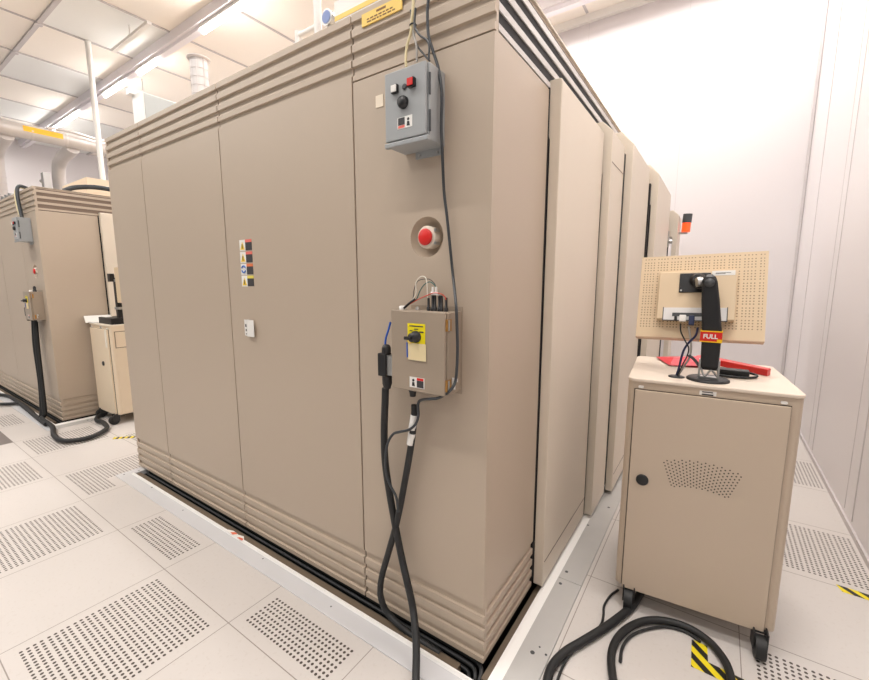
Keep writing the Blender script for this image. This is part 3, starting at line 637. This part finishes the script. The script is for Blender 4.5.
# items on the cart top
tag(part('red_film', MB().add([(1.995, 1.660, CT+.010), (2.075, 1.470, CT+.004), (2.24, 1.52, CT+.012), (2.20, 1.69, CT+.03), (2.08, 1.60, CT+.022), (2.16, 1.58, CT+.008)], [(0, 4, 1), (1, 4, 5), (4, 3, 5), (0, 3, 4), (5, 3, 2), (1, 5, 2)]).add([(1.995, 1.660, CT+.008), (2.075, 1.470, CT+.001), (2.24, 1.52, CT+.001), (2.20, 1.69, CT+.001)], [(0, 1, 2, 3)]), REDF), 'crumpled red plastic film lying on the near cart top', 'film')
rb = tag(part('red_tray', MB().add([(2.17,1.70,CT),(2.44,1.46,CT),(2.455,1.50,CT),(2.20,1.76,CT),(2.17,1.70,CT+.028),(2.44,1.46,CT+.030),(2.455,1.50,CT+.030),(2.20,1.76,CT+.028)], [(0,3,2,1),(4,5,6,7),(0,1,5,4),(1,2,6,5),(2,3,7,6),(3,0,4,7)]), RED, None, .003), 'long red plastic bar lying behind the arm base on the near cart', 'bar')
tag(part('black_handset', MB().rbox(2.262, 2.375, 1.36, 1.415, CT, CT+.030, .008), BLACK, None, .004), 'black rectangular handset on the near cart right of the arm base', 'handset')
cable('handset_cord', [(2.27, 1.34, CT+.006), (2.31, 1.335, CT+.006), (2.36, 1.345, CT+.006), (2.395, 1.37, CT+.008), (2.40, 1.40, CT+.012), (2.372, 1.405, CT+.018)], .005, BLACK, 'black cord looped in front of the handset on the near cart', 'cord')

for o in list(bpy.data.objects):
    if o not in BEFORE and o.parent is None: o.location += Vector((0, -.045, .0099))
# cables on the floor under the near cart
cable('floor_cable', [(2.10, 1.36, .085), (2.085, 1.26, .04)]+[(2.052, 1.178, 0.020), (2.029, 1.053, 0.020), (1.963, 0.883, 0.020), (1.899, 0.750, 0.020), (1.854, 0.659, 0.020), (1.832, 0.581, 0.020), (1.832, 0.523, 0.020), (1.844, 0.467, 0.020), (1.871, 0.381, 0.020)], .0165, RUBBER, 'thick black floor cable curving left from under the near cart', 'cable', 'black cables on the floor by the near cart')
cable('floor_cable', [(2.088, 0.512, 0.018), (2.053, 0.599, 0.018), (2.027, 0.663, 0.018), (2.006, 0.749, 0.018), (2.008, 0.833, 0.018), (2.038, 0.925, 0.018), (2.092, 1.006, 0.018), (2.163, 1.054, 0.018), (2.247, 1.068, 0.018), (2.318, 1.039, 0.018), (2.364, 0.983, 0.018), (2.386, 0.922, 0.018), (2.396, 0.824, 0.018), (2.399, 0.724, 0.018)], .0150, RUBBER, 'thick black cable making an arched loop on the floor in front of the near cart', 'cable', 'black cables on the floor by the near cart')
cable('floor_cable', [(1.958, 1.145, 0.010), (1.935, 1.083, 0.010), (1.925, 1.004, 0.010), (1.935, 0.942, 0.010), (1.936, 0.878, 0.010), (1.904, 0.761, 0.010), (1.871, 0.667, 0.010), (1.862, 0.594, 0.010), (1.865, 0.515, 0.010), (1.877, 0.436, 0.010)], .0050, RUBBER, 'thin black cable dropping from the near cart corner to the floor', 'cable', 'black cables on the floor by the near cart')
cable('floor_cable', [(2.039, 0.747, 0.008), (2.034, 0.818, 0.008), (2.051, 0.893, 0.008), (2.097, 0.966, 0.008), (2.166, 1.031, 0.008), (2.238, 1.050, 0.008), (2.292, 1.028, 0.008)], .0060, RUBBER, 'thinner black cable just inside the arched loop on the floor', 'cable', 'black cables on the floor by the near cart')
# hazard tapes
def tape(label, poly):
    o = part('hazard_tape', MB().prism(poly, 'z', .0006, .0012), HAZ); tag(o, label, 'floor tape'); o['group'] = 'yellow and black hazard tapes'; return o
tape('yellow and black floor tape corner inside the cable loop before the near cart', [(2.262, 1.03), (2.316, 1.03), (2.320, .945), (2.50, .930), (2.50, .880), (2.266, .887)])
tape('yellow and black floor tape at the right edge near the wall', [(2.826, 1.795), (2.99, 1.785), (2.99, 1.735), (2.84, 1.745)])
tape('small yellow and black floor tape by the caster of the far cart', [(-2.38, .57), (-2.25, .70), (-2.21, .67), (-2.34, .54)])

# ---------------------------------------------------------------- things on the cabinet roofs
t = thing('roof_junction_box', 'pale grey junction box on a white stand on the near cabinet roof', 'junction box', (-1.30, .75, ZT))
GW = mat('pale_grey', C(190, 196, 196), rough=.45)
part('box_body', MB().box(-1.40, -1.24, .62, .90, 2.615, 2.79), GW, t, .004)
part('box_cover', MB().box(-1.405, -1.235, .608, .619, 2.605, 2.80), WHITE, t, .003)
part('stand', MB().box(-1.38, -1.35, .70, .73, ZT, 2.60).box(-1.24, -1.21, .70, .73, ZT, 2.60).box(-1.24, -1.21, .84, .87, ZT, 2.60), WHITE, t)
part('top_rail', MB().box(-1.42, -1.36, .58, 1.10, 2.801, 2.84), WHITE, t)
for k in range(5): part('cable_gland', MB().tube(smooth_path([(-1.385+k*.030, .66, 2.60), (-1.385+k*.030, .66, 2.575), (-1.37+k*.030, .70, 2.55), (-1.36+k*.030, .72, 2.52)], 4), .010, 8), BLACK, t)
part('blue_cap', MB().cyl((-1.245, .80, 2.614), (-1.245, .80, 2.59), .014, 10), BLUE, t)
# wire-bound flexible exhaust stub
m = MB().tube([(-.62, .70, ZT), (-.62, .70, 2.86)], .052, 20)
t = tag(part('exhaust_stub', m, mat('clear_hose', C(222, 218, 216), rough=.35)), 'short pale ribbed exhaust hose standing on the near cabinet roof', 'hose')
m = MB()
for k in range(9): m.tube([(-.62+.0535*math.cos(a_*.3491), .70+.0535*math.sin(a_*.3491), 2.45+k*.05) for a_ in range(19)], .002, 5)
for k in range(8): a_ = k*math.pi/4; m.cyl((-.62+.053*math.cos(a_), .70+.053*math.sin(a_), ZT), (-.62+.053*math.cos(a_), .70+.053*math.sin(a_), 2.86), .0025, 5)
m.lathe([(.052, 0), (.068, .005), (.068, .010), (.052, .010)], (-.62, .70, 2.86), 'z', 24)
rg = part('wire_ribs', m, mat('pale_wire', C(222, 216, 214))); rg.parent = t
t = thing('roof_pipe', 'white upright pipe with a side branch on the near cabinet roof', 'pipe', (.60, .62, ZT))
part('upright', MB().cyl((.60, .62, ZT), (.60, .62, 5.2), .018, 14), WHITE, t)
part('branch', MB().cyl((.46, .62, 2.64), (.60, .62, 2.64), .014, 12).cyl((.46, .62, ZT), (.46, .62, 2.66), .018, 12), WHITE, t)
tag(part('roof_pipe', MB().cyl((.755, .64, ZT), (.755, .64, 5.2), .010, 10).cyl((.755, .64, 2.66), (.755, .64, 2.70), .018, 10), WHITE), 'thin white upright rod just left of the yellow banded sign', 'pipe')
t = thing('roof_gauge', 'small round chrome gauge between the white pipes on the near cabinet roof', 'gauge', (.68, .62, ZT))
part('stem', MB().cyl((.68, .62, ZT), (.68, .62, 2.62), .014, 10), STEEL, t)
part('dial', MB().cyl((.68, .60, 2.645), (.68, .64, 2.645), .034, 24), STEEL, t)
part('dial_face', MB().cyl((.68, .598, 2.645), (.68, .60, 2.645), .026, 24), mat('dial_blue', C(120, 140, 190)), t)
m = MB()
for z in (2.70, 2.78): m.box(-1.42, -1.08, .90, .93, z, z+.02)
for x in (-1.42, -1.10): m.box(x, x+.02, .90, .93, ZT, 2.80)
tag(part('roof_frame', m, WHITE), 'low white frame behind the junction box on the near cabinet roof', 'frame')
# vertical pole from the ceiling
tag(part('service_pole', MB().tube([(-6.34, 2.0, 2.421), (-6.34, 2.0, 5.235)], .040, 14), WHITE), 'white vertical pole dropping from the ceiling behind the near cabinet', 'pole')
# the duct over the far cabinet
t = thing('exhaust_duct', 'long horizontal galvanised exhaust duct with a yellow label, high at left', 'duct', (-7, 1.6, 3.81))
part('duct_run', MB().cyl((-7, -.6, 3.80), (-7, 5.8, 3.82), .112, 28), DUCT, t)
for y in (.2, .62, 1.33, 1.75, 2.2, 2.6, 3.2): part('duct_joint', MB().lathe([(.112, -.02), (.116, -.012), (.116, .012), (.112, .02)], (-7, y, 3.807), 'y', 28), DUCT, t)
part('duct_label', MB().box(-6.899, -6.885, 1.22, 1.70, 3.785, 3.865), mat('duct_yellow', C(246, 190, 50)), t)
for y in (1.05, 1.85):
    part('branch_duct', MB().tube(smooth_path([(-7.02, y, 3.72), (-7.25, y, 3.68), (-7.6, y, 3.64), (-7.82, y, 3.55), (-7.9, y, 3.35)], 5)+[(-7.9, y, 2.45)], .10, 20), DUCT, t)
    m = MB()
    for k in range(8): m.tube([(-7.9+.103*math.cos(a_*.3491), y+.103*math.sin(a_*.3491), 2.5+k*.10) for a_ in range(19)], .004, 5)
    part('wire_ribs', m, GRIDD, t)
part('hanger', MB().cyl((-7, 1.0, 3.9), (-7, 1.0, 5.22), .008, 6).cyl((-7, 3.0, 3.9), (-7, 3.0, 5.22), .008, 6), STEEL, t)
part('conduit', MB().tube(smooth_path([(-6.86, 1.5, 3.90), (-6.86, 1.8, 3.93), (-6.86, 2.2, 3.89), (-6.86, 3.0, 3.90)], 5), .022, 8), DUCT, t)

# ---------------------------------------------------------------- the far cabinet and what is on it
D = (-4.93, 0, 0)
cab2 = dup(cab, D, None, 'taupe equipment cabinet at the far left across the aisle')
for o in kids(cab2):
    if o.name.split('.')[0] in ('warning_label', 'notice_label', 'label_flap', 'caution_label', 'blank_tag'):
        for c_ in kids(o): bpy.data.objects.remove(c_)
        bpy.data.objects.remove(o)
cab2.scale = (1, 1, .965)
for o in kids(cab2):
    n_ = o.name.split('.')[0]
    if n_ in ('louvre_slat', 'louvre_recess', 'louvre_cap'):
        o.data = o.data.copy(); o.data.materials[0] = mat('hazed_louvre_gap', C(118, 100, 86), rough=.6) if n_ == 'louvre_recess' else TAUPE  # haze painted into the far louvres: paler gaps, taupe slats
gb2 = dup(gb, (-4.93, 0, -.06), None, 'small grey control box high on the corner of the far left cabinet')
tb2 = dup(tb, D, None, 'switch box mid height on the corner of the far left cabinet')
dx = -4.93
def W(pts): return [(x+dx, y, z) for x, y, z in pts]
cable('wire', W([(1.20, .50, 2.39), (1.16, .44, 2.42), (1.16, .40, 2.36), (1.22, .39, 2.2), (1.30, .39, 2.095)]), .012, YELW, 'pale yellow wire over the far cabinet edge', 'wire')
cable('wire', W([(1.24, .50, 2.40), (1.22, .42, 2.42), (1.24, .395, 2.32), (1.32, .39, 2.095)]), .016, SLATE, 'dark cable bending over the far cabinet edge into its grey box', 'cable')
cable('roof_cable', [(-3.45, .70, 2.39), (-3.42, .80, 2.44), (-3.40, 1.0, 2.47), (-3.39, 1.3, 2.45), (-3.40, 1.7, 2.41), (-3.42, 2.3, 2.40)], .024, SLATE, 'thick slate-grey cable arching over the far cabinet roof edge', 'cable')
tag(part('roof_duct_box', MB().box(-4.4, -3.6, .95, 1.9, 2.38, 2.60).box(-3.6, -3.5, 1.9, 2.3, 2.46, 2.52), mat('pale_orange_board', C(238, 216, 190))), 'pale peach board box on the far cabinet roof', 'box')
tag(part('roof_valve', MB().box(-3.80, -3.72, .62, .68, 2.38, 2.60).cyl((-3.80, .65, 2.54), (-3.92, .65, 2.54), .02, 10), STEEL), 'small steel valve standing on the far cabinet roof corner', 'valve')
for k in range(3): tag(part('roof_fitting', MB().cyl((-4.95-k*.17, .6, 2.38), (-4.95-k*.17, .6, 2.52), .030, 10), STEEL), 'stubby steel fitting on the far cabinet roof, '+['rightmost of three', 'middle of three', 'leftmost of three'][k], 'fitting', 'steel fittings on the far cabinet roof')
cable('power_cable', W([(1.318, .385, 1.05), (1.32, .375, .8), (1.36, .36, .4), (1.42, .34, .1), (1.44, .31, .045)])+[(-3.150, 0.308, 0.030), (-2.813, 0.243, 0.030), (-2.591, 0.245, 0.030), (-2.493, 0.312, 0.030), (-2.472, 0.415, 0.030), (-2.562, 0.542, 0.030), (-2.664, 0.606, 0.030), (-2.875, 0.640, 0.030), (-3.002, 0.628, 0.030), (-3.152, 0.682, 0.030), (-3.205, 0.769, 0.030)], .021, RUBBER, 'thick black cable from the far switch box snaking to the far cart', 'cable')
cable('power_cable', W([(1.24, .39, 1.09), (1.25, .37, .8), (1.30, .36, .4), (1.36, .33, .1)])+[(-3.637, 0.309, 0.030), (-4.155, 0.337, 0.030), (-4.499, 0.338, 0.030), (-4.568, 0.266, 0.030), (-4.734, 0.128, 0.030)], .019, RUBBER, 'thick black cable from the far switch box, running left along the floor', 'cable')
cable('floor_cable', [(-3.285, 0.293, 0.028), (-3.707, 0.308, 0.028), (-4.182, 0.326, 0.028), (-4.722, 0.345, 0.028), (-5.136, 0.332, 0.028), (-5.371, 0.228, 0.028)], .020, RUBBER, 'second black cable on the floor along the far cabinet', 'cable')
cart2 = make_cart(.51, .55, 1.03, 'cabinet cart in light-brightened paint with side drawer, parked beside the far cabinet, partly hidden', True, mat('lit_cart_top', C(240, 228, 210), rough=.4), mat('lit_cart_body', C(234, 216, 190), rough=.4))  # same cart type; the brighter light on it is painted into paler colours
cart2.location = (-3.262, .725, 0); cart2.rotation_euler = (0, 0, math.radians(1))
m = MB().box(-3.26, -3.12, .72, .98, 1.0302, 1.040).add([(-3.26, .70, 1.0302), (-3.26, .96, 1.0302), (-3.30, .96, 1.10), (-3.30, .70, 1.10), (-3.252, .70, 1.0302), (-3.252, .96, 1.0302), (-3.292, .96, 1.10), (-3.292, .70, 1.10)], [(0, 1, 2, 3), (4, 7, 6, 5), (0, 3, 7, 4), (1, 5, 6, 2), (3, 2, 6, 7)])
tag(part('paper_tray', m, WHITEP), 'white upturned tray overhanging the left edge of the far cart top', 'tray')
t = thing('keyboard_unit', 'black equipment block on the far cart top', 'equipment block', (-2.98, .85, 1.0302))
part('block', MB().box(-3.11, -2.77, .77, 1.05, 1.0302, 1.095), BLACK, t, .004)
part('paper_slip', MB().box(-3.06, -2.98, .79, .85, 1.0955, 1.099), WHITEP, t)
t = thing('monitor', 'monitor on a black stand with silver collars on the far cart, mostly hidden', 'monitor', (-2.80, 1.10, 1.0302))
part('stand', MB().box(-2.83, -2.78, .84, .88, 1.0955, 1.50), BLACK, t)
for z in (1.18, 1.46): part('collar', MB().cyl((-2.805, .86, z), (-2.805, .86, z+.025), .038, 14), STEEL, t)
part('mount_plate', MB().box(-2.84, -2.78, .80, .839, 1.46, 1.54), BLACK, t)
part('panel_back', MB().box(-2.77, -2.35, .84, .88, 1.25, 1.60), BEIGE, t)

# beacon on the end of the near cabinet
t = thing('signal_beacon', 'small signal beacon with orange lower lamp at the far end of the near cabinet', 'beacon', (1.90, 4.3, 1.95))
part('bracket', MB().box(1.84, 1.93, 4.27, 4.29, 1.95, 1.972), STEEL, t)
part('dark_cap', MB().cyl((1.915, 4.28, 2.06), (1.92, 4.28, 2.15), .042, 16), DARKGREY, t)
part('orange_lamp', MB().cyl((1.912, 4.28, 1.97), (1.915, 4.28, 2.06), .040, 16), ORANGE, t)
